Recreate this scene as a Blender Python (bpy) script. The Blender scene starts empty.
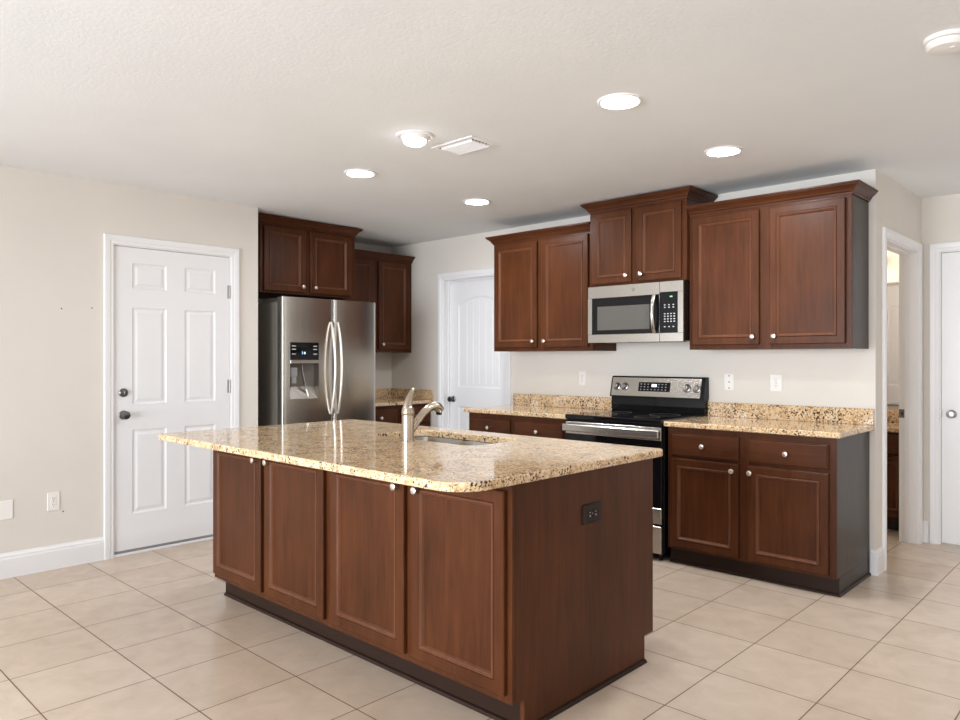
import bpy, math, random
from mathutils import Vector, Matrix
PI = math.pi
C = bpy.context.scene.collection
sc = bpy.context.scene

# ------------------------------------------------------------------ camera
XL, YW, XC, YH, HC, XA, YR, T = -0.783, 3.582, 2.962, 4.70, 2.45, -1.577, 1.615, 0.40935
cam = bpy.data.cameras.new('camera'); camo = bpy.data.objects.new('camera', cam); C.objects.link(camo)
camo.location = (4.246, -1.246, 1.308)
camo.rotation_euler = (PI / 2, 0, 0.7576)
cam.sensor_width = 36.0; cam.lens = 36.0 * 728.15 / 960.0
cam.shift_y = -1.72 / 960.0
cam.clip_start = 0.05
sc.camera = camo

# ------------------------------------------------------------------ view, world, window light, added hall fill
sc.view_settings.view_transform = 'Standard'
sc.view_settings.look = 'None'
sc.view_settings.gamma = 1.0
sc.view_settings.use_curve_mapping = False
sc.view_settings.exposure = -0.20
sc.cycles.max_bounces = 16; sc.cycles.diffuse_bounces = 9; sc.cycles.glossy_bounces = 6
w = bpy.data.worlds.new('world'); sc.world = w; w.use_nodes = True
w.node_tree.nodes['Background'].inputs[0].default_value = (0.9, 0.95, 1.0, 1)
w.node_tree.nodes['Background'].inputs[1].default_value = 1.0

def area(name, loc, rot, sx, sy, power, col):
    l = bpy.data.lights.new(name, 'AREA'); l.shape = 'RECTANGLE'; l.size = sx; l.size_y = sy
    l.energy = power; l.color = col
    o = bpy.data.objects.new(name, l); C.objects.link(o); o.location = loc; o.rotation_euler = rot
    return o
DAY = (0.85, 0.91, 0.98)
area('patio_door_daylight', (2.3, -4.93, 1.25), (PI / 2, 0, 0), 3.4, 2.0, 205, DAY).data.spread = math.radians(105)           # faces +y
area('side_window_daylight', (6.13, -1.2, 1.35), (PI / 2, 0, PI / 2), 3.0, 1.6, 14, DAY)       # faces -x
area('left_window_daylight', (-0.72, -2.35, 1.25), (PI / 2, 0, -PI / 2), 2.2, 1.7, 26, DAY)     # faces +x
area('hall_fill', (6.1, 3.2, 1.4), (PI / 2, 0, PI / 2), 1.6, 1.6, 11, DAY)  # added fill lamp on the hall side, lifts the refrigerator and island end

# ------------------------------------------------------------------ materials
def mat(name, col=(0.8, 0.8, 0.8), rough=0.5, metal=0.0, coat=0.0, emit=None, es=0.0, spec=0.5):
    m = bpy.data.materials.new(name); m.use_nodes = True
    b = m.node_tree.nodes['Principled BSDF']
    b.inputs['Base Color'].default_value = (*col, 1); b.inputs['Roughness'].default_value = rough
    b.inputs['Metallic'].default_value = metal; b.inputs['Coat Weight'].default_value = coat
    b.inputs['Coat Roughness'].default_value = 0.15
    b.inputs['Specular IOR Level'].default_value = spec
    if emit: b.inputs['Emission Color'].default_value = (*emit, 1); b.inputs['Emission Strength'].default_value = es
    return m
def N(m, t, **kw):
    n = m.node_tree.nodes.new(t)
    for k, v in kw.items(): setattr(n, k, v)
    return n
def LK(m, a, b): m.node_tree.links.new(a, b)
def bsdf(m): return m.node_tree.nodes['Principled BSDF']
def ramp(m, fac, stops, interp='LINEAR'):
    r = N(m, 'ShaderNodeValToRGB'); r.color_ramp.interpolation = interp
    e = r.color_ramp.elements
    while len(e) > 1: e.remove(e[-1])
    e[0].position, e[0].color = stops[0][0], (*stops[0][1], 1)
    for p, c in stops[1:]:
        q = e.new(p); q.color = (*c, 1)
    LK(m, fac, r.inputs[0]); return r.outputs[0]
def coords(m, scale=(1, 1, 1), kind='Object'):
    tc = N(m, 'ShaderNodeTexCoord'); mp = N(m, 'ShaderNodeMapping'); mp.inputs['Scale'].default_value = scale
    LK(m, tc.outputs[kind], mp.inputs[0]); return mp.outputs[0]
def noise(m, vec, scale, detail=4, rough=0.6, dist=0.0):
    n = N(m, 'ShaderNodeTexNoise'); n.inputs['Scale'].default_value = scale; n.inputs['Detail'].default_value = detail
    n.inputs['Roughness'].default_value = rough; n.inputs['Distortion'].default_value = dist
    LK(m, vec, n.inputs['Vector']); return n.outputs[0]
def bump(m, h, strength, dist=0.01):
    b = N(m, 'ShaderNodeBump'); b.inputs['Strength'].default_value = strength; b.inputs['Distance'].default_value = dist
    LK(m, h, b.inputs['Height']); LK(m, b.outputs[0], bsdf(m).inputs['Normal'])
def mixc(m, fac, a, b):
    x = N(m, 'ShaderNodeMix', data_type='RGBA')
    for s, v in ((0, fac), (6, a), (7, b)):
        if isinstance(v, tuple): x.inputs[s].default_value = (*v, 1)
        elif isinstance(v, float): x.inputs[s].default_value = v
        else: LK(m, v, x.inputs[s])
    return x.outputs[2]

def paint(name, col, bs=0.12, sc_=140, rough=0.75):
    m = mat(name, col, rough)
    v = coords(m, kind='Object')
    n = noise(m, v, 1.3, 3); c = ramp(m, n, [(0.3, tuple(x * 0.97 for x in col)), (0.7, tuple(min(1, x * 1.02) for x in col))])
    LK(m, c, bsdf(m).inputs['Base Color'])
    bump(m, noise(m, v, sc_, 3), bs, 0.004); return m
M = {}
M['wall'] = paint('greige wall paint', (0.71, 0.67, 0.615), 0.10, 90)
M['ceiling'] = paint('textured ceiling paint', (0.80, 0.825, 0.84), 0.22, 60, 0.9)
M['trim'] = mat('white trim paint', (0.82, 0.82, 0.83), 0.35)
M['door'] = mat('white door paint', (0.80, 0.80, 0.81), 0.38)
M['plastic'] = mat('white plastic', (0.84, 0.82, 0.79), 0.35)
M['slot'] = mat('dark slot', (0.02, 0.018, 0.016), 0.5)

def wood(name, dark, light, rough=0.34, vert=True):
    m = mat(name, light, rough, coat=0.0, spec=0.17)
    v = coords(m, (14, 14, 1.1) if vert else (1.1, 14, 14))
    n = noise(m, v, 3.0, 6, 0.6, 0.6)
    v2 = coords(m, (3.0, 3.0, 1.2)); n2 = noise(m, v2, 1.8, 3, 0.5)
    a = N(m, 'ShaderNodeMath', operation='MULTIPLY_ADD'); LK(m, n, a.inputs[0]); a.inputs[1].default_value = 0.55
    b = N(m, 'ShaderNodeMath', operation='MULTIPLY'); LK(m, n2, b.inputs[0]); b.inputs[1].default_value = 0.5
    LK(m, b.outputs[0], a.inputs[2])
    c = ramp(m, a.outputs[0], [(0.28, dark), (0.76, light)])
    LK(m, c, bsdf(m).inputs['Base Color'])
    r = N(m, 'ShaderNodeMapRange'); LK(m, n, r.inputs[0]); r.inputs[3].default_value = rough - 0.05; r.inputs[4].default_value = rough + 0.1
    LK(m, r.outputs[0], bsdf(m).inputs['Roughness'])
    return m
M['wood'] = wood('dark cherry stained wood', (0.034, 0.0100, 0.0032), (0.106, 0.0330, 0.0105))
M['bead'] = wood('lighter cherry bead', (0.085, 0.032, 0.016), (0.165, 0.068, 0.036), 0.30)  # bead ring in a lighter tone than the door wood
M['wood_h'] = wood('dark cherry stained wood, level grain', (0.038, 0.011, 0.0040), (0.105, 0.033, 0.0115), vert=False)
M['lam'] = wood('dark laminate side', (0.030, 0.022, 0.016), (0.050, 0.038, 0.028), 0.28)
M['toe'] = mat('dark stained toe board', (0.022, 0.010, 0.006), 0.45, spec=0.2)
M['inner'] = mat('dark cabinet interior', (0.012, 0.006, 0.004), 0.7)

def granite():
    m = mat('speckled tan granite', (0.7, 0.55, 0.4), 0.08)
    v = coords(m)
    n1 = noise(m, v, 38, 5, 0.65)
    base = ramp(m, n1, [(0.33, (0.50, 0.29, 0.135)), (0.45, (0.68, 0.46, 0.25)), (0.56, (0.76, 0.56, 0.34)), (0.72, (0.82, 0.71, 0.55))])
    nb = noise(m, v, 85, 4, 0.6)
    base = mixc(m, ramp(m, nb, [(0.57, (0, 0, 0)), (0.64, (1, 1, 1))]), base, (0.74, 0.66, 0.54))
    # brown flecks
    n2 = noise(m, v, 95, 3, 0.55, 0.4)
    base = mixc(m, ramp(m, n2, [(0.34, (1, 1, 1)), (0.40, (0, 0, 0))]), base, (0.16, 0.085, 0.045))
    # black flecks gathered in clouds
    n3 = noise(m, v, 105, 3, 0.55, 0.6)
    n4 = noise(m, v, 9, 2, 0.5)
    s = N(m, 'ShaderNodeMath', operation='MULTIPLY_ADD'); LK(m, n4, s.inputs[0]); s.inputs[1].default_value = 0.28; LK(m, n3, s.inputs[2])
    f3 = ramp(m, s.outputs[0], [(0.538, (1, 1, 1)), (0.553, (0, 0, 0))])
    base = mixc(m, f3, base, (0.025, 0.022, 0.02))
    LK(m, base, bsdf(m).inputs['Base Color']); return m
M['granite'] = granite()

def tile():
    m = mat('beige ceramic floor tile', (0.6, 0.5, 0.4), 0.3)
    v = coords(m, (1 / T, 1 / T, 1 / T))
    b = N(m, 'ShaderNodeTexBrick', offset=0.0, squash=1.0); LK(m, v, b.inputs['Vector'])
    b.inputs['Scale'].default_value = 1.0; b.inputs['Mortar Size'].default_value = 0.0065; b.inputs['Mortar Smooth'].default_value = 0.15
    b.inputs['Brick Width'].default_value = 1.0; b.inputs['Row Height'].default_value = 1.0
    b.inputs['Color1'].default_value = (0.59, 0.475, 0.375, 1); b.inputs['Color2'].default_value = (0.645, 0.53, 0.43, 1)
    b.inputs['Mortar'].default_value = (0.15, 0.095, 0.06, 1)
    v2 = coords(m, (1, 1, 1)); n = noise(m, v2, 7, 6, 0.62, 0.5)
    cl = ramp(m, n, [(0.3, (0.90, 0.89, 0.87)), (0.7, (1.05, 1.05, 1.05))])
    x = N(m, 'ShaderNodeMix', data_type='RGBA', blend_type='MULTIPLY'); x.inputs[0].default_value = 1.0
    LK(m, b.outputs['Color'], x.inputs[6]); LK(m, cl, x.inputs[7]); LK(m, x.outputs[2], bsdf(m).inputs['Base Color'])
    r = N(m, 'ShaderNodeMapRange'); LK(m, b.outputs['Fac'], r.inputs[0]); r.inputs[3].default_value = 0.27; r.inputs[4].default_value = 0.8
    LK(m, r.outputs[0], bsdf(m).inputs['Roughness'])
    iv = N(m, 'ShaderNodeMath', operation='SUBTRACT'); iv.inputs[0].default_value = 1.0; LK(m, b.outputs['Fac'], iv.inputs[1])
    bump(m, iv.outputs[0], 0.4, 0.003); return m
M['tile'] = tile()

def steel(name, col, rough, axis=2):
    m = mat(name, col, rough, metal=1.0)
    s = [60, 60, 60]; s[axis] = 1.5
    n = noise(m, coords(m, tuple(s)), 1.0, 2)
    r = N(m, 'ShaderNodeMapRange'); LK(m, n, r.inputs[0]); r.inputs[3].default_value = rough - 0.02; r.inputs[4].default_value = rough + 0.03
    LK(m, r.outputs[0], bsdf(m).inputs['Roughness'])
    return m
M['steel'] = steel('brushed stainless, level grain', (0.50, 0.475, 0.44), 0.25, 0)
M['steel_v'] = steel('brushed stainless, upright grain', (0.47, 0.445, 0.405), 0.24, 2)
M['sinksteel'] = steel('satin sink steel', (0.40, 0.385, 0.36), 0.22, 0)
M['nickel'] = mat('brushed nickel', (0.50, 0.42, 0.34), 0.27, metal=1.0)
M['knob'] = mat('satin nickel knob', (0.80, 0.74, 0.68), 0.3, metal=1.0)
M['satin'] = mat('satin grey metal', (0.42, 0.41, 0.40), 0.32, metal=1.0)
M['pewter'] = mat('dark satin nickel hardware', (0.17, 0.165, 0.16), 0.3, metal=1.0)
M['fridgeside'] = mat('dark grey appliance side', (0.15, 0.135, 0.115), 0.45)
M['black'] = mat('black enamel', (0.006, 0.006, 0.007), 0.2, spec=0.22)
M['blackglass'] = mat('black glass', (0.006, 0.006, 0.007), 0.06, spec=0.3)
M['window'] = mat('grey oven window', (0.10, 0.095, 0.085), 0.12)
M['print'] = mat('pale printed marks', (0.6, 0.6, 0.6), 0.5)
M['green'] = mat('green display digits', (0.1, 0.3, 0.1), 0.4, emit=(0.35, 1.0, 0.3), es=1.6)
M['blue'] = mat('blue display digits', (0.2, 0.4, 0.8), 0.4, emit=(0.45, 0.65, 1.0), es=1.6)
M['white_led'] = mat('white display digits', (0.7, 0.8, 0.9), 0.4, emit=(0.8, 0.9, 1.0), es=1.5)
M['lamp'] = mat('glowing lamp diffuser', (1, 1, 1), 0.5, emit=(0.95, 0.97, 1.0), es=185)
M['lamp_soft'] = mat('softer glowing lamp diffuser', (1, 1, 1), 0.5, emit=(0.95, 0.97, 1.0), es=95)
M['lamp_strong'] = mat('stronger glowing lamp diffuser', (1, 1, 1), 0.5, emit=(0.95, 0.97, 1.0), es=330)
M['bulb'] = mat('glowing bulb', (1, 1, 1), 0.5, emit=(0.97, 0.98, 1.0), es=22)
M['bathlamp'] = mat('glowing vanity lamp', (1, 1, 1), 0.5, emit=(1.0, 0.84, 0.66), es=12)
M['mirror'] = mat('mirror glass', (0.9, 0.9, 0.9), 0.02, metal=1.0)
M['bronze'] = mat('dark brown outlet plastic', (0.022, 0.012, 0.011), 0.35, spec=0.2)
M['grey'] = mat('mid grey plastic', (0.25, 0.25, 0.25), 0.4)
M['caulk'] = mat('dark crack', (0.05, 0.04, 0.035), 0.8)

# ------------------------------------------------------------------ mesh helpers
class MB:
    def __init__(s): s.v = []; s.f = []
    def add(s, vs, fs):
        k = len(s.v); s.v += [tuple(x) for x in vs]; s.f += [tuple(i + k for i in f) for f in fs]
    def box(s, x0, y0, z0, x1, y1, z1, b=0.0):
        if x0 > x1: x0, x1 = x1, x0
        if y0 > y1: y0, y1 = y1, y0
        if z0 > z1: z0, z1 = z1, z0
        if b <= 0:
            vs = [(x, y, z) for x in (x0, x1) for y in (y0, y1) for z in (z0, z1)]
            s.add(vs, [(0, 1, 3, 2), (4, 6, 7, 5), (0, 4, 5, 1), (2, 3, 7, 6), (0, 2, 6, 4), (1, 5, 7, 3)]); return s
        b = min(b, (x1 - x0) / 2.01, (y1 - y0) / 2.01, (z1 - z0) / 2.01)
        idx = {}; vs = []
        for i in (0, 1):
            for j in (0, 1):
                for k in (0, 1):
                    X = (x0, x1)[i]; Y = (y0, y1)[j]; Z = (z0, z1)[k]
                    sx, sy, sz = (1, -1)[i] * b, (1, -1)[j] * b, (1, -1)[k] * b
                    for a, p in enumerate(((X, Y + sy, Z + sz), (X + sx, Y, Z + sz), (X + sx, Y + sy, Z))):
                        idx[i, j, k, a] = len(vs); vs.append(p)
        g = lambda i, j, k, a: idx[i, j, k, a]
        fs = []
        for q in (0, 1):
            fs.append((g(q, 0, 0, 0), g(q, 1, 0, 0), g(q, 1, 1, 0), g(q, 0, 1, 0)))
            fs.append((g(0, q, 0, 1), g(1, q, 0, 1), g(1, q, 1, 1), g(0, q, 1, 1)))
            fs.append((g(0, 0, q, 2), g(1, 0, q, 2), g(1, 1, q, 2), g(0, 1, q, 2)))
            for r in (0, 1):
                fs.append((g(q, r, 0, 0), g(q, r, 1, 0), g(q, r, 1, 1), g(q, r, 0, 1)))
                fs.append((g(q, 0, r, 0), g(q, 1, r, 0), g(q, 1, r, 2), g(q, 0, r, 2)))
                fs.append((g(0, q, r, 1), g(1, q, r, 1), g(1, q, r, 2), g(0, q, r, 2)))
        for i in (0, 1):
            for j in (0, 1):
                for k in (0, 1): fs.append((g(i, j, k, 0), g(i, j, k, 1), g(i, j, k, 2)))
        s.add(vs, fs); return s
    def loft(s, rings, close=True, cap0=False, cap1=False):
        n = len(rings[0]); k = len(s.v)
        for r in rings: s.v += [tuple(p) for p in r]
        for a in range(len(rings) - 1):
            for i in range(n if close else n - 1):
                j = (i + 1) % n
                s.f.append((k + a * n + i, k + a * n + j, k + (a + 1) * n + j, k + (a + 1) * n + i))
        if cap0: s.f.append(tuple(k + i for i in range(n)))
        if cap1: s.f.append(tuple(k + (len(rings) - 1) * n + i for i in range(n)))
        return s
    def lathe(s, c, prof, axis='z', n=24, caps=True):
        """prof = [(radius, height)], axis 'z','-y','x','-z','+y'"""
        rings = []
        for r, h in prof:
            ring = []
            for i in range(n):
                a = 2 * PI * i / n; u, w_ = r * math.cos(a), r * math.sin(a)
                p = {'z': (u, w_, h), '-z': (u, w_, -h), '-y': (u, -h, w_), '+y': (u, h, w_), 'x': (h, u, w_)}[axis]
                ring.append((c[0] + p[0], c[1] + p[1], c[2] + p[2]))
            rings.append(ring)
        return s.loft(rings, True, caps, caps)
    def tube(s, pts, rad, n=12, flat=None):
        """swept ellipse along pts; rad: list or float; flat: (ru,rw) multipliers"""
        P = [Vector(p) for p in pts]; R = rad if isinstance(rad, (list, tuple)) else [rad] * len(P)
        rings = []; up = None
        for i, p in enumerate(P):
            t = (P[min(i + 1, len(P) - 1)] - P[max(i - 1, 0)]).normalized()
            if up is None: up = Vector((0, 0, 1)) if abs(t.z) < 0.9 else Vector((1, 0, 0))
            u = (up - t * up.dot(t)).normalized(); w_ = t.cross(u); up = u
            fu, fw = flat if flat else (1, 1)
            rings.append([p + u * (R[i] * fu * math.cos(2 * PI * k / n)) + w_ * (R[i] * fw * math.sin(2 * PI * k / n)) for k in range(n)])
        return s.loft(rings, True, True, True)
    def build(s, name, m, parent=None, smooth=False, loc=None):
        me = bpy.data.meshes.new(name); me.from_pydata(s.v, [], s.f)
        me.validate(); 
        import bmesh
        bm = bmesh.new(); bm.from_mesh(me); bmesh.ops.recalc_face_normals(bm, faces=bm.faces); bm.to_mesh(me); bm.free()
        me.materials.append(m)
        if smooth:
            me.shade_smooth(); me.set_sharp_from_angle(angle=math.radians(35))
        o = bpy.data.objects.new(name, me); C.objects.link(o)
        if parent: o.parent = parent
        if loc: o.location = loc
        return o
def box(*a, b=0.0): return MB().box(*a, b=b)
def struct(o): o['kind'] = 'structure'; return o
def tag(o, label, cat, group=None):
    o['label'] = label; o['category'] = cat
    if group: o['group'] = group
    return o
def thing(name, label, cat, loc=(0, 0, 0), rz=0, group=None):
    o = bpy.data.objects.new(name, None); C.objects.link(o); o.location = loc; o.rotation_euler = (0, 0, rz)
    o.empty_display_size = 0.1
    return tag(o, label, cat, group)
def copy_tree(o, parent=None):
    c = o.copy(); C.objects.link(c)
    if parent: c.parent = parent
    for ch in list(o.children): copy_tree(ch, c)
    return c

def sweep(mb, path, normals, prof, up=(0, 0, 1)):
    """profile (out, up) swept along path with per-vertex outward mitre vectors"""
    up = Vector(up); rings = []
    for p, n in zip(path, normals):
        rings.append([Vector(p) + Vector(n) * a + up * h for a, h in prof])
    mb.loft(rings, True, True, True); return mb

def rect_ring(x0, z0, x1, z1, i, y): return [(x0 + i, y, z0 + i), (x1 - i, y, z0 + i), (x1 - i, y, z1 - i), (x0 + i, y, z1 - i)]
def panel_front(mb, x0, z0, x1, z1, prof):
    mb.loft([rect_ring(x0, z0, x1, z1, i, y) for i, y in prof], True, True, True); return mb

DOORP = [(0, 0), (0, -.017), (.004, -.021), (.044, -.021), (.046, -.0175), (.064, -.0090), (.070, -.0090)]
BEADP = [(.0465, -.0170), (.0475, -.0215), (.0500, -.0240), (.0530, -.0240), (.0560, -.0205), (.0600, -.0175), (.0630, -.0130), (.0655, -.0088)]
DRAWP = [(0, 0), (0, -.013), (.006, -.0165), (.010, -.020), (.013, -.020)]
def make_knob(parent, x, y, z):
    return MB().lathe((x, y, z), [(.0075, 0), (.006, .008), (.0065, .013), (.0135, .018), (.0155, .023), (.0145, .027), (.010, .029), (.003, .0295)], '-y', 16).build('knob', M['knob'], parent, True)
def cab_door(parent, x0, z0, x1, z1, kx=None, kz=None, y=0):
    mb = MB(); mb.loft([rect_ring(x0, z0, x1, z1, i, y + d) for i, d in DOORP], True, True, True)
    d = mb.build('door', M['wood'], parent)
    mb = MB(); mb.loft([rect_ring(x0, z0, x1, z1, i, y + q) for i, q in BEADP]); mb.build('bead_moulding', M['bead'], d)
    if kx is not None: make_knob(d, kx, y - .020, kz)
    return d
def drawer(parent, x0, z0, x1, z1, y=0, knob=True):
    mb = MB(); mb.loft([rect_ring(x0, z0, x1, z1, i, y + d) for i, d in DRAWP], True, True, True)
    d = mb.build('drawer', M['wood_h'], parent)
    if knob: make_knob(d, (x0 + x1) / 2, y - .020, (z0 + z1) / 2)
    return d
def face_frame(parent, w_, z0, z1, stiles, rails, y0=0.0, th=.019):
    """stiles = [(x0,x1)], rails = [(z0,z1)]"""
    mb = MB()
    for a, b_ in stiles: mb.box(a, y0, z0, b_, y0 + th, z1, .0012)
    for i in range(len(stiles) - 1):
        for a, b_ in rails: mb.box(stiles[i][1], y0 + .0006, a, stiles[i + 1][0], y0 + th, b_)
    return mb.build('face_frame', M['wood'], parent)
CROWN = [(0, 0), (.006, 0), (.008, .010), (.016, .016), (.020, .026), (.034, .040), (.044, .046), (.046, .052), (.052, .054), (.052, .064), (0, .064)]
def crown(parent, w_, d, z, left=True, right=True, h=.064):
    k = h / .064
    prof = [(a, z + b_ * k) for a, b_ in CROWN]
    path = []; nn = []
    if left: path += [(0, d, 0)]; nn += [(-1, 0, 0)]
    path += [(0, 0, 0), (w_, 0, 0)]
    nn += [(-1, -1, 0) if left else (0, -1, 0), (1, -1, 0) if right else (0, -1, 0)]
    if right: path += [(w_, d, 0)]; nn += [(1, 0, 0)]
    return sweep(MB(), path, nn, prof).build('crown_moulding', M['wood_h'], parent)

def upper_cabinet(label, loc, rz, w_, h, d, doors, knobs, cl, cr, dz0, dz1, ch, group=None, crown_d=None):
    """local: x width, front frame plane y=0, depth +y, z=0 bottom. doors [(x0,x1)], knobs [x]"""
    t = thing('wall_cabinet', label, 'cabinet', loc, rz, group)
    mb = MB(); mb.box(0.001, .0195, 0.0, w_ - .001, d, h, .001); mb.build('body', M['lam'] if not cl else M['wood'], t)
    st = [(0, doors[0][0] + .012)]
    for a, b_ in zip(doors[:-1], doors[1:]): st.append((a[1] - .012, b_[0] + .012))
    st.append((doors[-1][1] - .012, w_))
    face_frame(t, w_, 0, h, st, [(0, dz0 + .014), (dz1 - .014, h)])
    for (a, b_), k in zip(doors, knobs): cab_door(t, a, dz0, b_, dz1, k, dz0 + .048)
    crown(t, w_, d - .001 if crown_d is None else crown_d, ch, cl, cr)
    return t

# ------------------------------------------------------------------ interior doors
def door_slab(name, w_, h, th, panels, m, parent=None, prof=None, groove=None):
    """front at y=0 facing -y, local x 0..w, z 0..h. panels: list of (x0,z0,x1,z1,arch)"""
    import bmesh
    prof = prof or [(0, 0), (.006, .005), (.014, .007), (.022, .006), (.034, .002), (.040, .0015)]
    def outline(x0, z0, x1, z1, arch, i):
        x0, z0, x1, z1 = x0 + i, z0 + i, x1 - i, z1 - i
        if not arch: return [(x0, z0), (x1, z0), (x1, z1), (x0, z1)]
        pts = [(x0, z0), (x1, z0)]
        n = 14
        for k in range(n + 1):
            t = 1 - 2 * k / n
            pts.append(((x0 + x1) / 2 + (x1 - x0) / 2 * t, z1 - arch * (1 - math.cos(t * PI / 2) ** 0.9)))
        return pts
    bm = bmesh.new()
    outer = [bm.verts.new((x, 0, z)) for x, z in ((0, 0), (w_, 0), (w_, h), (0, h))]
    edges = [bm.edges.new((outer[i], outer[(i + 1) % 4])) for i in range(4)]
    loops = []
    for p in panels:
        vs = [bm.verts.new((x, 0, z)) for x, z in outline(*p, 0)]
        edges += [bm.edges.new((vs[i], vs[(i + 1) % len(vs)])) for i in range(len(vs))]
        loops.append((p, vs))
    bmesh.ops.triangle_fill(bm, use_beauty=True, use_dissolve=False, edges=edges, normal=(0, -1, 0))
    for p, vs in loops:
        prev = vs
        for i, dep in prof[1:]:
            cur = [bm.verts.new((x, dep, z)) for x, z in outline(*p, i)]
            for k in range(len(cur)):
                j = (k + 1) % len(cur); bm.faces.new((prev[k], prev[j], cur[j], cur[k]))
            prev = cur
        dep = prof[-1][1]; ins = prof[-1][0]
        bm.faces.new(prev)
        if groove:                                           # raised planks standing on the panel
            x0, z0, x1, z1, arch = p; a, b_ = x0 + ins + .004, x1 - ins - .004; n = groove
            for k in range(n):
                u0 = a + (b_ - a) * k / n + .0035; u1 = a + (b_ - a) * (k + 1) / n - .0035
                def top(u):
                    if not arch: return z1 - ins - .002
                    t = (u - (x0 + x1) / 2) / ((x1 - x0) / 2)
                    return z1 - ins - .004 - arch * (1 - math.cos(min(1, abs(t)) * PI / 2) ** 0.9)
                q = []
                for (u, z) in ((u0, z0 + ins + .002), (u1, z0 + ins + .002), (u1, top(u1)), ((u0 + u1) / 2, top((u0 + u1) / 2)), (u0, top(u0))):
                    q.append((u, z))
                fr = [bm.verts.new((u, dep - .003, z)) for u, z in q]
                cxm = (u0 + u1) / 2
                bk = [bm.verts.new((cxm + (u - cxm) * 1.12, dep + .0005, z)) for u, z in q]
                bm.faces.new(fr)
                for i in range(5): bm.faces.new((fr[i], fr[(i + 1) % 5], bk[(i + 1) % 5], bk[i]))
    bk = [bm.verts.new((x, th, z)) for x, z in ((0, 0), (w_, 0), (w_, h), (0, h))]
    for i in range(4): bm.faces.new((outer[i], outer[(i + 1) % 4], bk[(i + 1) % 4], bk[i]))
    bm.faces.new(bk)
    bmesh.ops.recalc_face_normals(bm, faces=bm.faces)
    me = bpy.data.meshes.new(name); bm.to_mesh(me); bm.free(); me.materials.append(m)
    o = bpy.data.objects.new(name, me); C.objects.link(o)
    if parent: o.parent = parent
    return o
KNOBP = [(.030, 0), (.030, .004), (.026, .008), (.013, .011), (.012, .024), (.018, .032), (.026, .042), (.027, .052), (.022, .060), (.008, .063)]
def door_knob(parent, x, y, z, m, name='door_handle', k=1.0):
    return MB().lathe((x, y, z), [(a * k, b_ * k) for a, b_ in KNOBP], '-y', 24).build(name, m, parent, True)

CASP = [(0, 0), (0, -.010), (.006, -.013), (.020, -.013), (.026, -.0165), (.048, -.018), (.058, -.018), (.062, -.012), (.062, 0)]
def casing(name, x0, x1, z1, y=0.0, right=True, wd=1.0):
    """door casing around opening x0..x1, top z1; front -y, outward profile"""
    mb = MB(); path = [(x0, y, 0), (x0, y, z1), (x1, y, z1), (x1, y, 0)]
    nn = [(-1, 0, 0), (-1, 0, 1), (1, 0, 1), (1, 0, 0)]
    rings = []
    for p, n in zip(path, nn):
        rings.append([Vector(p) + Vector(n) * (a * wd) + Vector((0, d, 0)) for a, d in CASP])
    mb.loft(rings, True, True, True)
    return struct(mb.build(name, M['trim']))
def place(o, loc, rz): o.location = loc; o.rotation_euler = (0, 0, rz); return o

# ================================================================== the shell
XR, YB = 6.2, -5.0
fl = struct(box(XA - .12, YB - .12, -.06, XR + .12, 5.6, 0).build('floor', M['tile']))
struct(box(XA - .12, YB - .12, HC, XR + .12, 5.6, HC + .08).build('ceiling', M['ceiling']))
D1a, D1b, D1h = 0.560, 1.397, 2.062      # front door opening (y), head
mb = MB(); t_ = .115
mb.box(XL - t_, YB, 0, XL, D1a, HC); mb.box(XL - t_, D1b, 0, XL, YR, HC); mb.box(XL - t_, D1a, D1h, XL, D1b, HC)
wl = struct(mb.build('wall_left', M['wall']))
for k, (y, z) in enumerate(((.440, 1.631), (.263, 1.619), (.273, .349))):
    MB().lathe((XL, y, z), [(.0045, 0), (.004, .0008)], 'x', 8).build('nail_hole', M['slot'], wl)
struct(box(XA - .115, YR - .115, 0, XL - t_, YR, HC).build('wall_return', M['wall']))
struct(box(XA - .115, YR, 0, XA, YW + .115, HC).build('wall_alcove', M['wall']))
P0, P1, PH = -.812, .002, 2.062
mb = MB()
mb.box(XA, YW, 0, P0, YW + .115, HC); mb.box(P1, YW, 0, XC, YW + .115, HC); mb.box(P0, YW, PH, P1, YW + .115, HC)
struct(mb.build('wall_back', M['wall']))
B0, B1, BH = 3.775, 4.600, 2.062
mb = MB()
mb.box(XC - .115, YW + .115, 0, XC, B0, HC); mb.box(XC - .115, B1, 0, XC, YH + .115, HC); mb.box(XC - .115, B0, BH, XC, B1, HC)
struct(mb.build('wall_hall', M['wall']))
H0, H1, HH = 3.070, 3.790, 2.062
mb = MB()
mb.box(XC, YH, 0, H0, YH + .115, HC); mb.box(H1, YH, 0, XR, YH + .115, HC); mb.box(H0, YH, HH, H1, YH + .115, HC)
struct(mb.build('wall_hall_end', M['wall']))
struct(box(XR, YB, 0, XR + .1, YH + .115, HC).build('wall_right', M['wall']))
struct(box(XL - t_, YB - .1, 0, XR + .1, YB, HC).build('wall_front', M['wall']))
# bathroom beyond the cased opening
struct(box(1.1, 5.40, 0, XC - .115, 5.5, HC).build('wall_bathroom_back', M['wall']))
struct(box(1.0, YW + .115, 0, 1.1, 5.5, HC).build('wall_bathroom_left', M['wall']))
struct(box(XC - .115, YH + .115, 0, XC, 5.5, HC).build('wall_bathroom_right', M['wall']))

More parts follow.
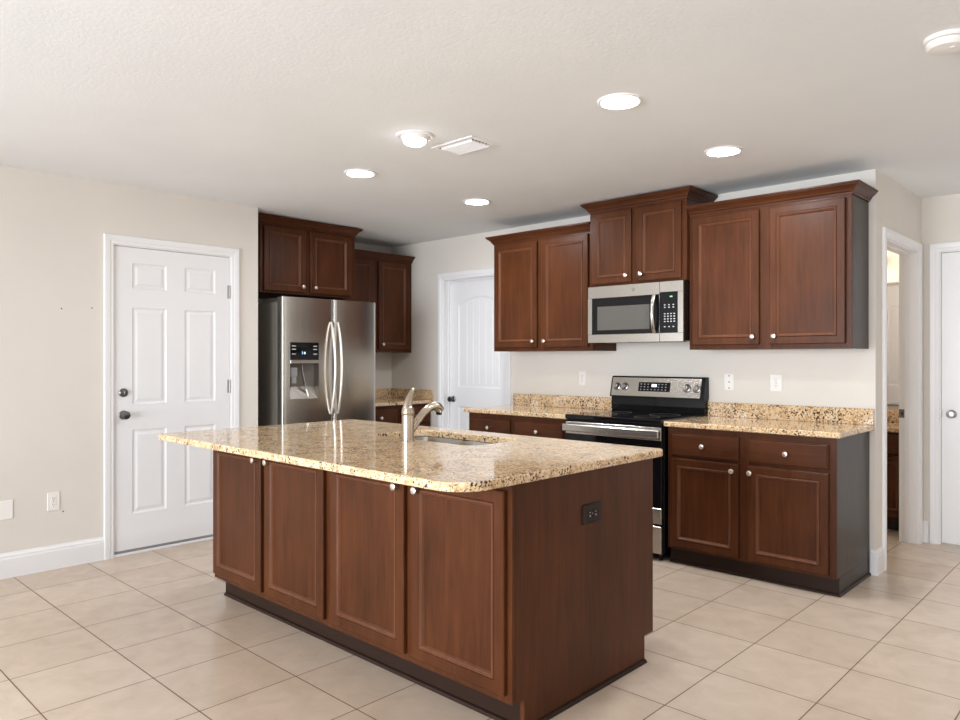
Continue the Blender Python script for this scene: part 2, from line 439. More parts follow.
# baseboards
BP = [(0, 0), (.014, 0), (.014, .112), (.011, .120), (.011, .132), (.005, .142), (.003, .150), (0, .150)]
def baseboard(name, path, nn):
    return struct(sweep(MB(), path, nn, BP).build(name, M['trim']))
baseboard('baseboard_left', [(XL, YB, 0), (XL, D1a - .046, 0)], [(1, 0, 0)] * 2)
baseboard('baseboard_left_far', [(XL, D1b + .062, 0), (XL, YR, 0), (XL - t_, YR, 0)], [(1, 0, 0), (1, 1, 0), (0, 1, 0)])
baseboard('baseboard_corner', [(2.937, YW, 0), (XC, YW, 0), (XC, B0 - .062, 0)], [(0, -1, 0), (1, -1, 0), (1, 0, 0)])
baseboard('baseboard_hall', [(XC, B1 + .062, 0), (XC, YH, 0), (H0 - .062, YH, 0)], [(1, 0, 0), (1, -1, 0), (0, -1, 0)])
baseboard('baseboard_hall_end', [(H1 + .062, YH, 0), (XR, YH, 0)], [(0, -1, 0)] * 2)
baseboard('baseboard_pantry', [(XA + .61, YW, 0), (P0 - .062, YW, 0)], [(0, -1, 0)] * 2)

# ---------------- front door (faces +x)
W1 = D1b - D1a
place(casing('trim_1', .012, W1 - .004, D1h - .004), (XL, D1a, 0), PI / 2)
mb = MB()
mb.box(0, .0, 0, .010, .115, D1h); mb.box(W1 - .010, 0, 0, W1, .115, D1h); mb.box(.010, 0, D1h - .010, W1 - .010, .115, D1h)
struct(place(mb.build('trim_2', M['trim']), (XL, D1a, 0), PI / 2))
sw = W1 - .026; sh = D1h - .014 - .034
pan = [(xa, z0, xb, z1, 0) for z0, z1 in ((.236, .796), (.966, 1.614), (1.740, 1.912)) for xa, xb in ((.119, .348), (.476, .702))]
d1 = struct(door_slab('door_1', sw, sh, .040, pan, M['door']))
place(d1, (XL - .003, D1a + .013, .034), PI / 2)
door_knob(d1, .062, 0, .898, M['pewter'])
mb = MB(); mb.lathe((.062, 0, 1.046), [(.029, 0), (.029, .006), (.024, .012), (.019, .014), (.017, .020), (.006, .022)], '-y', 24); mb.box(.059, -.026, 1.034, .065, -.018, 1.058, .001)
mb.build('deadbolt', M['pewter'], d1, True)
for hz in (1.762, 1.068, .22):
    mb = MB(); mb.lathe((sw + .004, -.004, hz - .048), [(.0055, 0), (.0055, .096)], 'z', 10); mb.box(sw - .016, -.0015, hz - .048, sw + .0035, 0.0, hz + .048)
    mb.build('hinge', M['satin'], d1, True)
box(0, -.004, -.016, sw, .002, 0, b=.001).build('door_sweep', M['grey'], d1)
struct(box(XL - .11, D1a + .011, 0, XL + .008, D1b - .011, .016, b=.003).build('trim_3', M['trim']))

# ---------------- pantry door (faces -y, set back in its jamb)
casing('trim_4', P0 + .006, P1 - .006, PH - .006).location = (0, YW, 0)
mb = MB(); mb.box(P0, YW, 0, P0 + .012, YW + .115, PH); mb.box(P1 - .012, YW, 0, P1, YW + .115, PH); mb.box(P0 + .012, YW, PH - .012, P1 - .012, YW + .115, PH)
mb.box(P0 + .012, YW + .060, 0, P0 + .022, YW + .077, PH - .012); mb.box(P1 - .022, YW + .060, 0, P1 - .012, YW + .077, PH - .012); mb.box(P0 + .022, YW + .060, PH - .024, P1 - .022, YW + .077, PH - .012)
struct(mb.build('trim_5', M['trim']))
sw2 = P1 - P0 - .030; AP = [(0, 0), (.004, .004), (.012, .0075), (.020, .0085), (.026, .0085)]
def arch_door(name, w_, h):
    st = .118
    return door_slab(name, w_, h, .035, [(st, .24, w_ - st, .84, 0), (st, 1.02, w_ - st, h - .155, .075)], M['door'], prof=AP, groove=6)
d2 = struct(arch_door('door_2', sw2, PH - .030)); d2.location = (P0 + .015, YW + .078, .012)
door_knob(d2, .052, 0, .905, M['pewter'])

# ---------------- bathroom opening in the hall wall, door swung inwards
place(casing('trim_6', .006, B1 - B0 - .006, BH - .006), (XC, B0, 0), PI / 2)
W3 = B1 - B0
mb = MB(); mb.box(0, 0, 0, .014, .115, BH); mb.box(W3 - .014, 0, 0, W3, .115, BH); mb.box(.014, 0, BH - .014, W3 - .014, .115, BH)
mb.box(W3 - .025, .045, 0, W3 - .014, .078, BH - .014); mb.box(.014, .045, 0, .025, .078, BH - .014); mb.box(.025, .045, BH - .026, W3 - .025, .078, BH - .014)
struct(place(mb.build('trim_7', M['trim']), (XC, B0, 0), PI / 2))
tag(box(XC - .1145, B1 - .0155, .885, XC - .080, B1 - .0142, .945).build('strike_plate', M['pewter']), 'small metal strike plate on the white jamb of the open doorway', 'strike plate')
sp = bpy.data.objects['strike_plate']
box(XC - .100, B1 - .0162, .903, XC - .088, B1 - .0154, .927).build('latch_hole', M['slot'], sp)
d4 = struct(arch_door('door_4', .79, BH - .030)); place(d4, (2.835, 3.775, .012), PI)
door_knob(d4, .735, 0, .905, M['pewter'])

# ---------------- door at the end of the hall
casing('trim_8', H0 + .006, H1 - .006, HH - .006).location = (0, YH, 0)
mb = MB(); mb.box(H0, YH, 0, H0 + .012, YH + .115, HH); mb.box(H1 - .012, YH, 0, H1, YH + .115, HH); mb.box(H0 + .012, YH, HH - .012, H1 - .012, YH + .115, HH)
struct(mb.build('trim_9', M['trim']))
d3 = struct(arch_door('door_3', H1 - H0 - .030, HH - .030)); d3.location = (H0 + .015, YH + .006, .014)
door_knob(d3, .062, 0, .905, M['satin'])
box(-.0025, -.0015, .880, .004, .012, .930).build('latch_plate', M['pewter'], d3)

# ================================================================== cabinets on the back wall
yf = 3.260
upper_cabinet('dark wood wall cabinet right of the microwave, rightmost on the back wall', (1.915, yf, 1.365), 0, 1.010, .905, YW - yf,
              [(.028, .478), (.540, .978)], [.441, .575], False, True, .030, .872, .889, crown_d=YW - yf - .002)
upper_cabinet('dark wood wall cabinet beside the white pantry door, left of the microwave', (.145, yf, 1.365), 0, .992, .905, YW - yf,
              [(.022, .472), (.520, .960)], [.438, .555], True, False, .030, .872, .889)
ym = 3.223
upper_cabinet('short dark wood cabinet raised above the microwave', (1.1385, ym, 1.832), 0, .775, .565, YW - ym,
              [(.028, .358), (.408, .742)], [.325, .445], True, True, .014, .530, .545)

def base_cabinet(label, loc, rz, w_, d, cols, knobs_x, toe_back=.034, right_panel=True, drawer_knobs=True):
    """frame plane y=0; cols [(x0,x1)]"""
    t = thing('base_cabinet', label, 'cabinet', loc, rz)
    H_ = .872; tk = .098
    mb = MB(); mb.box(.001, .0195, tk, w_ - .001, d, H_, .001); mb.build('body', M['lam'], t)
    mb = MB(); mb.box(0, toe_back, 0, w_, toe_back + .016, tk); mb.build('toe_kick', M['toe'], t)
    for a in (.001, w_ - .017): box(a, toe_back + .016, 0, a + .016, d, tk).build('side_skirt', M['lam'], t)
    st = [(0, cols[0][0] + .012)]
    for a, b_ in zip(cols[:-1], cols[1:]): st.append((a[1] - .012, b_[0] + .012))
    st.append((cols[-1][1] - .012, w_))
    face_frame(t, w_, tk, H_, st, [(tk, .130), (.665, .705), (.825, H_)])
    for (a, b_), kx in zip(cols, knobs_x):
        drawer(t, a, .693, b_, .836)
        cab_door(t, a, .117, b_, .675, kx, .634)
    return t, toe_back
yb = 2.976
t, tb = base_cabinet('dark wood base cabinet right of the range, under the right granite counter', (1.913, yb, 0), 0, 1.017, YW - yb - .001,
                     [(.027, .472), (.530, .980)], [.437, .547])
SH = [(0, 0), (.013, 0), (.012, .006), (.009, .011), (.004, .014), (0, .015)]
sweep(MB(), [(0, tb, 0), (1.017, tb, 0), (1.017, YW - yb - .016, 0)], [(0, -1, 0), (1, -1, 0), (1, 0, 0)], SH).build('shoe_moulding', M['toe'], t)
base_cabinet('dark wood base cabinet left of the range with two drawers above the island', (.130, yb, 0), 0, .994, YW - yb - .001,
             [(.030, .447), (.497, .955)], [.410, .532])
t, tb = base_cabinet('small dark wood base cabinet in the alcove right of the refrigerator', (-.972, 2.700, 0), PI / 2, .868, .604,
                     [(.030, .433), (.480, .840)], [.400, .515])

# counters
def slab(mb, x0, y0, x1, y1, z0, z1, b=.005): mb.box(x0, y0, z0, x1, y1, z1, b)
CT0, CT1 = .873, .905
t = thing('granite_counter', 'granite counter with backsplash right of the range', 'countertop', (1.896, 2.946, CT0))
box(0, 0, 0, 1.060, YW - 2.946 - .0005, CT1 - CT0, b=.005).build('counter_slab', M['granite'], t)
box(0, YW - 2.946 - .021, CT1 - CT0, 1.060, YW - 2.946 - .0005, .130, b=.003).build('backsplash', M['granite'], t)
t = thing('granite_counter', 'granite counter with backsplash between the pantry door and the range', 'countertop', (.093, 2.946, CT0))
box(0, 0, 0, 1.030, YW - 2.946 - .0005, CT1 - CT0, b=.005).build('counter_slab', M['granite'], t)
box(0, YW - 2.946 - .021, CT1 - CT0, 1.030, YW - 2.946 - .0005, .130, b=.003).build('backsplash', M['granite'], t)
t = thing('granite_counter', 'small granite counter in the corner beyond the refrigerator', 'countertop', (XA, 2.690, CT0))
box(.0005, 0, 0, .637, YW - 2.690 - .0005, CT1 - CT0, b=.005).build('counter_slab', M['granite'], t)
box(.0005, 0, CT1 - CT0, .021, YW - 2.690 - .0005, .130, b=.003).build('backsplash', M['granite'], t)
box(.0215, YW - 2.690 - .021, CT1 - CT0, .637, YW - 2.690 - .0005, .130, b=.003).build('backsplash', M['granite'], t)

# alcove uppers (face +x)
upper_cabinet('wide dark wood cabinet above the refrigerator', (-.950, 1.727, 1.832), PI / 2, .918, .565, .605,
              [(.026, .408), (.455, .868)], [.372, .492], True, True, .014, .530, .545)
upper_cabinet('tall dark wood wall cabinet in the corner right of the refrigerator', (-1.262, 2.674, 1.365), PI / 2, .904, .905, .313,
              [(.026, .420), (.475, .858)], [.385, .515], False, True, .030, .872, .889, crown_d=.311)

# ================================================================== microwave
mx0, mx1, my, mz0, mz1 = 1.152, 1.913, 3.176, 1.420, 1.827
t = thing('microwave', 'stainless over-the-range microwave hung under the raised cabinet', 'microwave', (mx0, my, mz0))
W, Hm = mx1 - mx0, mz1 - mz0
box(.002, .030, .004, W - .002, YW - my - .002, Hm, b=.003).build('housing', M['black'], t)
sx = .585
# door front plate with window opening
mb = MB()
wx0, wx1, wz0, wz1 = .036, .538, .060, .322
mb.box(0, 0, 0, sx, .028, wz0, .002); mb.box(0, 0, wz1, sx, .028, Hm, .002); mb.box(0, 0, wz0, wx0, .028, wz1); mb.box(sx - .002, .002, wz0, sx, .028, wz1)
dd = mb.build('door', M['steel'], t)
mb = MB(); mb.box(wx0, .003, wz0, sx - .002, .020, wz1); mb.build('door_glass', M['blackglass'], dd)
box(wx0 + .046, .0015, wz0 + .030, wx1 - .030, .0035, wz1 - .062, b=.0005).build('window', M['window'], dd)
mb = MB(); n = 12
pts = [(wx1 + .014, -.010 - .034 * math.sin(PI * k / n) ** .7, wz0 + .004 + (wz1 - wz0 - .008) * k / n) for k in range(n + 1)]
mb.tube(pts, .011, 12, (1.0, 1.25)); mb.build('handle', M['steel'], dd, True)
mb = MB(); mb.lathe((.380, 0, .367), [(.0105, 0), (.0105, .0012)], '-y', 20)
lg = mb.build('emblem', M['black'], dd)
mb = MB(); mb.lathe((.380, -.0012, .367), [(.0086, 0), (.0086, .0006)], '-y', 20)
mb.tube([(.380 + .005 * math.cos(a * .5), -.0022, .367 + .0045 * math.sin(a * .9)) for a in range(12)], .0009, 6); mb.build('emblem_disc', M['steel'], lg)
mb = MB()
cx0, cx1 = sx + .003, .722
mb.box(sx + .0015, 0, 0, W, .028, wz0, .002); mb.box(sx + .0015, 0, wz1 + .012, W, .028, Hm, .002); mb.box(cx1, 0, wz0, W, .028, wz1 + .012)
mb.build('front_trim', M['steel'], t)
cp = box(sx + .0015, .002, wz0, cx1, .026, wz1 + .012).build('control_panel', M['black'], t)
mb = MB()
for r, zc in enumerate((.245, .228, .185, .168, .150, .133, .098)):
    cols = (0, 1, 2) if r in (0, 1, 6) else (0, 1, 2, 3)
    for c in cols:
        xx = sx + .034 + c * (.0235 if len(cols) == 4 else .032)
        box(xx, .0012, zc, xx + .011, .0021, zc + .006).build('key', M['print'], cp)
mb = MB(); mb.box(sx + .078, .0010, .299, sx + .084, .0020, .307); mb.box(sx + .088, .0010, .299, sx + .095, .0020, .307)
mb.build('display', M['green'], cp)
for a, c in ((.10, .26), (W - .26, W - .06)): box(a, .06, 0, c, .16, .0042).build('grease_filter', M['grey'], t)

# ================================================================== range
rx0, rx1, ry = 1.1275, 1.8915, 2.940
t = thing('kitchen_range', 'stainless and black electric range between the two back counters', 'stove', (rx0, ry, 0))
W = rx1 - rx0; D = YW - ry
box(0, .025, .045, W, D - .012, .893, b=.003).build('body', M['black'], t)
for fx in (.03, W - .05):
    for fy in (.045, D - .08): MB().lathe((fx + .01, fy + .01, 0), [(.015, 0), (.015, .045)], 'z', 12).build('foot', M['black'], t)
ct = box(-.0015, -.012, .880, W + .0015, D - .068, .912, b=.006).build('cooktop', M['blackglass'], t)
for bx, by, br in ((.20, .16, .105), (.56, .16, .085), (.20, .40, .080), (.56, .40, .105)):
    mb = MB(); mb.lathe((bx, by, .9121), [(br, 0), (br, .0004), (br - .004, .0004), (br - .004, 0)], 'z', 40, False); mb.build('burner_ring', M['fridgeside'], ct)
# oven door
d = box(.004, -.004, .346, W - .004, .024, .868, b=.003).build('oven_door', M['blackglass'], t)
box(.004, -.010, .778, W - .004, .0, .862, b=.003).build('door_top_trim', M['steel'], d)
box(.004, -.008, .240, W - .004, .024, .344, b=.003).build('door_bottom_trim', M['steel'], d)
mb = MB()
mb.box(.002, -.052, .796, W - .002, -.034, .848, .006); mb.box(.010, -.036, .806, .040, -.008, .838, .002); mb.box(W - .040, -.036, .806, W - .010, -.008, .838, .002)
mb.build('handle', M['steel'], d)
box(.16, -.0052, .45, W - .16, -.0035, .70).build('oven_window', M['window'], d)
box(.004, -.008, .052, W - .004, .024, .226, b=.003).build('drawer', M['steel'], t)
# backguard
def yz_prism(mb, x0, x1, pts):
    mb.loft([[(x0, y, z) for y, z in pts], [(x1, y, z) for y, z in pts]], True, True, True); return mb
g0 = D - .072
mb = MB(); yz_prism(mb, .006, W + .002, [(g0 + .012, .905), (g0 + .004, .960), (g0 + .010, 1.018), (D - .002, 1.018), (D - .002, .905)])
bgp = mb.build('backguard', M['black'], t)
mb = MB(); yz_prism(mb, .002, W + .006, [(g0 - .012, 1.018), (g0 - .012, 1.024), (g0 + .022, 1.164), (g0 + .034, 1.174), (D - .002, 1.174), (D - .002, 1.018)])
mb.build('control_housing', M['black'], bgp)
def tilt(x, s, off): # point on sloped panel: s 0..1 up the slope
    y = g0 - .012 + .034 * s; z = 1.024 + .140 * s; nrm = Vector((0, -.140, .034)).normalized()
    return Vector((x, y, z)) + nrm * off
def tilt_box(x0, x1, s0, s1, o0, o1, b=.0):
    mb = MB(); mb.add([tilt(x, s, o) for x in (x0, x1) for s in (s0, s1) for o in (o0, o1)], [(0, 1, 3, 2), (4, 6, 7, 5), (0, 4, 5, 1), (2, 3, 7, 6), (0, 2, 6, 4), (1, 5, 7, 3)]); return mb
panel = tilt_box(.014, W - .022, .02, .985, 0, .0025).build('control_panel', M['steel'], bgp)
dsp = tilt_box(.245, .505, .28, .76, .0025, .0035).build('display_panel', M['blackglass'], panel)
mb = MB()
for k in range(8):
    for s in (.36, .50, .64):
        if 2 < k < 5 and s > .4: continue
        m2 = tilt_box(.262 + k * .029, .272 + k * .029, s, s + .03, .0035, .0040); mb.add(m2.v, m2.f)
mb.build('button_marks', M['print'], dsp)
tilt_box(.355, .395, .52, .66, .0035, .0042).build('clock_digits', M['white_led'], dsp)
for kx in (.060, .128, W - .128, W - .052):
    mb = MB(); nrm = Vector((0, -.140, .034)).normalized(); u = Vector((1, 0, 0)); v = nrm.cross(u)
    c0 = tilt(kx, .5, .0025); rings = []
    for r, h in [(.026, 0), (.026, .003), (.021, .005), (.019, .022), (.016, .026), (.004, .027)]:
        rings.append([c0 + nrm * h + u * r * math.cos(2 * PI * i / 20) + v * r * math.sin(2 * PI * i / 20) for i in range(20)])
    mb.loft(rings, True, True, True); k = mb.build('control_knob', M['satin'], panel, True)
    mb = MB(); mb.loft([[c0 + nrm * h + u * r * math.cos(2 * PI * i / 20) + v * r * math.sin(2 * PI * i / 20) for i in range(20)] for r, h in ((.030, .0002), (.030, .0012), (.0262, .0012))], True, True, False); mb.build('knob_surround', M['black'], k)
    mb = MB(); mb.add([c0 + nrm * h + u * a + v * b_ for h in (.020, .032) for a in (-.004, .004) for b_ in (-.018, .018)], [(0, 1, 3, 2), (4, 6, 7, 5), (0, 4, 5, 1), (2, 3, 7, 6), (0, 2, 6, 4), (1, 5, 7, 3)])
    mb.build('knob_grip', M['steel'], k)

# ================================================================== refrigerator (faces +x)
FX, FY0, FY1 = -.680, 1.762, 2.668
W = FY1 - FY0; FH = 1.782
t = thing('refrigerator', 'stainless side-by-side refrigerator with ice dispenser in the alcove', 'refrigerator', (FX, FY0, 0), PI / 2)
box(.006, .085, .055, W - .006, .800, 1.748, b=.004).build('body', M['fridgeside'], t)
box(.02, .05, .008, W - .02, .74, .055).build('base_grille', M['black'], t)
for a in (.006, W - .090): box(a, .0745, 1.749, a + .084, .30, 1.778, b=.004).build('hinge_cover', M['satin'], t)
def fridge_door(x0, x1, z0, z1, bulge=.014, n=14, hole=None):
    """gently bowed front; returns mb; hole=(hx0,hx1,hz0,hz1)"""
    mb = MB(); xs = [x0 + (x1 - x0) * i / n for i in range(n + 1)]
    if hole:
        xs = sorted(set([x for x in xs if min(abs(x - hole[0]), abs(x - hole[1])) > .012] + [hole[0], hole[1]]))
    def fy(x):
        u = 2 * (x - x0) / (x1 - x0) - 1
        e = min(x - x0, x1 - x) ; rr = .014
        edge = rr - math.sqrt(max(0, rr * rr - (rr - min(e, rr)) ** 2))
        return -bulge * (1 - u * u) + edge
    xs2 = sorted(set(xs + [x0 + .002, x0 + .006, x0 + .012, x1 - .012, x1 - .006, x1 - .002]))
    zs = [z0, z1] if not hole else [z0, hole[2], hole[3], z1]
    k = len(mb.v)
    for x in xs2:
        for z in zs: mb.v.append((x, fy(x), z))
    m_ = len(zs)
    for i in range(len(xs2) - 1):
        for j in range(m_ - 1):
            if hole and j == 1 and xs2[i] >= hole[0] - 1e-6 and xs2[i + 1] <= hole[1] + 1e-6: continue
            mb.f.append((k + i * m_ + j, k + (i + 1) * m_ + j, k + (i + 1) * m_ + j + 1, k + i * m_ + j + 1))
    # sides, back, top, bottom
    yb_ = .072; q = len(mb.v)
    for x in xs2:
        for z in (z0, z1): mb.v.append((x, yb_, z))
    L_ = len(xs2)
    for i in range(L_ - 1):
        mb.f.append((q + 2 * i, q + 2 * i + 1, q + 2 * i + 3, q + 2 * i + 2))
        mb.f.append((k + i * m_ + m_ - 1, k + (i + 1) * m_ + m_ - 1, q + 2 * (i + 1) + 1, q + 2 * i + 1))
        mb.f.append((k + i * m_, q + 2 * i, q + 2 * (i + 1), k + (i + 1) * m_))
    for i in (0, L_ - 1): mb.f.append(tuple([k + i * m_ + j for j in range(m_)] + [q + 2 * i + 1, q + 2 * i]))
    return mb, fy
split = .470
hole = (.050, .322, .985, 1.432)
mb, fyf = fridge_door(0, split - .003, .060, FH, hole=hole)
ld = mb.build('freezer_door', M['steel_v'], t, True)
mb, _ = fridge_door(split + .003, W, .060, FH); rd = mb.build('refrigerator_door', M['steel_v'], t, True)
# dispenser
mb = MB(); hx0, hx1, hz0, hz1 = hole
yy = fyf((hx0 + hx1) / 2) - .001
mb.box(hx0, yy - .004, hz0, hx0 + .006, .060, hz1); mb.box(hx1 - .006, yy - .004, hz0, hx1, .060, hz1); mb.box(hx0 + .006, yy - .004, hz0, hx1 - .006, .060, hz0 + .008)
dis = mb.build('dispenser', M['steel'], ld)
box(hx0 + .006, yy - .005, 1.296, hx1 - .006, .040, hz1, b=.001).build('display_panel', M['blackglass'], dis)
box(hx0 + .006, yy - .009, 1.268, hx1 - .006, .040, 1.295, b=.002).build('dispenser_trim', M['steel'], dis)
mb = MB(); mb.box(hx0 + .006, .050, hz0 + .008, hx1 - .006, .060, 1.268); mb.build('recess', M['fridgeside'], dis)
mb = MB(); yz_prism(mb, hx0 + .007, hx1 - .007, [(yy + .002, hz0 + .008), (.048, hz0 + .008), (.048, hz0 + .10)]); mb.build('drip_tray', M['steel'], dis)
mb = MB(); mb.box(hx0 + .020, .000, 1.160, hx0 + .085, .045, 1.235, .006); mb.box(hx0 + .030, -.004, 1.110, hx0 + .075, .018, 1.165, .006); mb.build('water_lever', M['grey'], dis)
mb = MB(); mb.tube([(hx0 + .130, .016, 1.262), (hx0 + .135, .010, 1.18), (hx0 + .155, .006, 1.09), (hx0 + .180, .004, 1.01)], [.009, .012, .015, .017], 10, (.5, 1.2)); mb.build('ice_chute', M['steel'], dis, True)
mb = MB()
for s_, xx in enumerate((hx0 + .022, hx1 - .058)):
    for zc in (1.400, 1.375, 1.338): mb.box(xx, yy - .0058, zc, xx + .034, yy - .0049, zc + .006); 
mb.build('panel_icons', M['print'], dis)
mb = MB(); mb.box(hx0 + .112, yy - .0060, 1.340, hx0 + .116, yy - .0049, 1.362); mb.box(hx0 + .128, yy - .0060, 1.340, hx0 + .142, yy - .0049, 1.358); mb.build('temperature_digits', M['blue'], dis)
for xx, par in ((split - .030, ld), (split + .034, rd)):
    mb = MB(); n = 16
    pts = [(xx, -.006 - .058 * math.sin(PI * k / n) ** .75, .86 + .74 * k / n) for k in range(n + 1)]
    mb.tube(pts, .0125, 12, (.8, 1.0)); mb.build('handle', M['knob'], par, True)

# ================================================================== island
IX0, IX1 = .455, 2.605
IYF, IYB = .650, 1.590
t = thing('kitchen_island', 'dark wood kitchen island base with four panelled doors and a flat end panel', 'kitchen island', (IX0, IYF, 0))
W = IX1 - IX0; D = IYB - IYF; H_ = .873; tk = .112
mb = MB(); mb.box(.002, .020, tk, W - .019, D - .002, tk + .018)
mb.box(.002, .020, tk + .018, .018, D - .002, H_ - .002); mb.box(1.075, .020, tk + .018, 1.091, .440, H_ - .002)
mb.box(.018, .430, tk + .018, 1.075, .440, H_ - .002); mb.box(1.091, .430, tk + .018, W - .019, .440, H_ - .002)
mb.build('body', M['inner'], t)
# end panels with notched toe space front and rear
def end_panel(x0, x1):
    pts = [(.020, H_), (.020, tk), (.065, tk), (.065, 0), (D - .070, 0), (D - .070, tk), (D, tk), (D, H_)]
    return yz_prism(MB(), x0, x1, pts)
end_panel(W - .018, W).build('end_panel', M['wood'], t)
end_panel(-.0005, .0015).build('end_panel', M['wood'], t)
mb = MB(); mb.box(.004, .066, 0, W - .019, .084, tk); mb.build('toe_kick', M['toe'], t)
mb = MB(); mb.box(.004, D - .088, 0, W - .019, D - .072, tk); mb.build('toe_kick', M['toe'], t)
# doors measured from left: world x
dx = [(.478, .972), (1.012, 1.510), (1.563, 2.060), (2.104, 2.586)]
dx = [(a - IX0 - .003, b_ - IX0 - .003) for a, b_ in dx]
st = [(0, dx[0][0] + .012)] + [(a[1] - .012, b_[0] + .012) for a, b_ in zip(dx[:-1], dx[1:])] + [(dx[-1][1] - .012, W)]
face_frame(t, W, tk, H_, st, [(tk, .155), (.840, H_)])
for (a, b_), kx in zip(dx, (dx[0][1] - .038, dx[1][0] + .040, dx[2][1] - .038, dx[3][0] + .040)): cab_door(t, a, .142, b_, .850, kx, .800)
# back side of the island: plain panel with framed doors facing the range
mb = MB(); mb.box(.002, D - .0015, tk, W - .019, D, H_ - .002); mb.build('back_panel', M['wood'], t)
sweep(MB(), [(.0, .066, 0), (W, .066, 0), (W, D - .070, 0)], [(0, -1, 0), (1, -1, 0), (1, 0, 0)], SH).build('shoe_moulding', M['toe'], t)

# island outlet
def outlet(label, loc, rz, m_plate, horiz=False, wd=.070, ht=.114, kind='duplex', name='electrical_outlet', cat='outlet', face=None):
    t = thing(name, label, cat, loc, rz)
    if horiz: wd, ht = ht, wd
    box(-wd / 2, -.006, -ht / 2, wd / 2, 0, ht / 2, b=.003).build('cover_plate', m_plate, t)
    if kind == 'duplex':
        for s in (-1, 1):
            c = (s * .0195 if horiz else 0, s * .0195 if not horiz else 0)
            mb = MB(); mb.box(c[0] - .0145, -.0085, c[1] - .0145, c[0] + .0145, -.0062, c[1] + .0145, .002)
            r = mb.build('receptacle', face or m_plate, t)
            mb = MB()
            for a, b_, h in ((-.006, .003, .008), (.006, .003, .006)):
                if horiz: mb.box(c[0] + b_ - .004 - h / 2, -.0092, c[1] + a - .0011, c[0] + b_ - .004 + h / 2, -.0086, c[1] + a + .0011)
                else: mb.box(c[0] + a - .0011, -.0092, c[1] + b_ - h / 2, c[0] + a + .0011, -.0086, c[1] + b_ + h / 2)
            mb.box(c[0] - .002, -.0092, c[1] - .010, c[0] + .002, -.0086, c[1] - .006)
            mb.build('slots', M['slot'] if not horiz else M['print'], r)
        MB().lathe((0, -.006, 0), [(.003, 0), (.003, .001)], '-y', 10).build('screw', M['grey'], t)
    elif kind == 'rocker':
        mb = MB(); mb.box(-.0165, -.0085, -.033, .0165, -.0062, .033, .0015); mb.build('rocker', m_plate, t)
        for s in (-1, 1): MB().lathe((0, -.006, s * .048), [(.003, 0), (.003, .001)], '-y', 10).build('screw', M['grey'], t)
    elif kind == 'jack':
        for s in (-1, 0, 1): MB().lathe((0, -.006, s * .042), [(.0045, 0), (.004, .002), (.002, .0025)], '-y', 12).build('screw' if s else 'jack', M['slot'], t)
    elif kind == 'blank':
        for s in (-1, 1): MB().lathe((s * .023, -.006, 0), [(.003, 0), (.003, .001)], '-y', 10).build('screw', M['plastic'], t)
    return t
outlet('dark brown outlet set sideways in the end of the island', (IX1, 1.122, .703), PI / 2, M['bronze'], True, .078, .124)
outlet('white outlet on the back wall between the pantry door and the range', (.816, YW, 1.149), 0, M['plastic'])
outlet('white cable jack plate on the back wall, nearer the range', (2.046, YW, 1.145), 0, M['plastic'], kind='jack', name='wall_plate', cat='wall plate')
outlet('white outlet on the back wall above the right counter, farthest from the range', (2.368, YW, 1.145), 0, M['plastic'], wd=.078)
outlet('white outlet low on the left wall beside the front door', (XL, .217, .420), PI / 2, M['plastic'])
outlet('blank white wall plate low on the left wall, at the photo edge', (XL, -.058, .405), PI / 2, M['plastic'], wd=.116, kind='blank', name='wall_plate', cat='wall plate')

# ------------------------------------------------------------------ island countertop with sink cut-out
def rrect(x0, y0, x1, y1, rs, n=8):
    """rs: radii for corners (x0y0, x1y0, x1y1, x0y1), ccw"""
    pts = []
    for (cx, cy, a0), r in zip(((x0, y0, PI), (x1, y0, 1.5 * PI), (x1, y1, 0), (x0, y1, .5 * PI)), rs):
        sx_ = 1 if cx == x0 else -1; sy_ = 1 if cy == y0 else -1
        for k in range(n + 1):
            a = a0 + (PI / 2) * k / n
            pts.append((cx + sx_ * r + r * math.cos(a), cy + sy_ * r + r * math.sin(a)))
    return pts
def offset_rr(x0, y0, x1, y1, rs, d, n=8): return rrect(x0 + d, y0 + d, x1 - d, y1 - d, [max(.001, r - d) for r in rs], n)
import bmesh
KX0, KY0, KX1, KY1 = .325, .388, 2.622, 1.672
SX0, SX1, SY0, SY1 = 1.185, 1.930, 1.150, 1.520
bm = bmesh.new()
RS = (.035, .125, .035, .035); z0, z1, bb = CT0, CT1 + .001, .006
def ring(pts, z): return [bm.verts.new((x, y, z)) for x, y in pts]
def skin(a, b_):
    for i in range(len(a)):
        j = (i + 1) % len(a); bm.faces.new((a[i], a[j], b_[j], b_[i]))
outs = [ring(offset_rr(KX0, KY0, KX1, KY1, RS, d_), z) for d_, z in ((bb, z0), (.0018, z0 + .0018), (0, z0 + bb), (0, z1 - bb), (.0018, z1 - .0018), (bb, z1))]
for a, b_ in zip(outs[:-1], outs[1:]): skin(a, b_)
inn = [ring(offset_rr(SX0, SY0, SX1, SY1, (.07,) * 4, -d_), z) for d_, z in ((0, z0), (0, z1 - .003), (.003, z1))]
for a, b_ in zip(inn[:-1], inn[1:]): skin(a, b_)
def loop_edges(vs): return [bm.edges.get((vs[i], vs[(i + 1) % len(vs)])) for i in range(len(vs))]
bmesh.ops.triangle_fill(bm, use_beauty=True, edges=loop_edges(outs[-1]) + loop_edges(inn[-1]), normal=(0, 0, 1))
bmesh.ops.triangle_fill(bm, use_beauty=True, edges=loop_edges(outs[0]) + loop_edges(inn[0]), normal=(0, 0, -1))
bmesh.ops.recalc_face_normals(bm, faces=bm.faces)
me = bpy.data.meshes.new('island_countertop'); bm.to_mesh(me); bm.free(); me.materials.append(M['granite'])
o = bpy.data.objects.new('island_countertop', me); C.objects.link(o)
tag(o, 'large polished granite top of the kitchen island with rounded near corner', 'countertop')

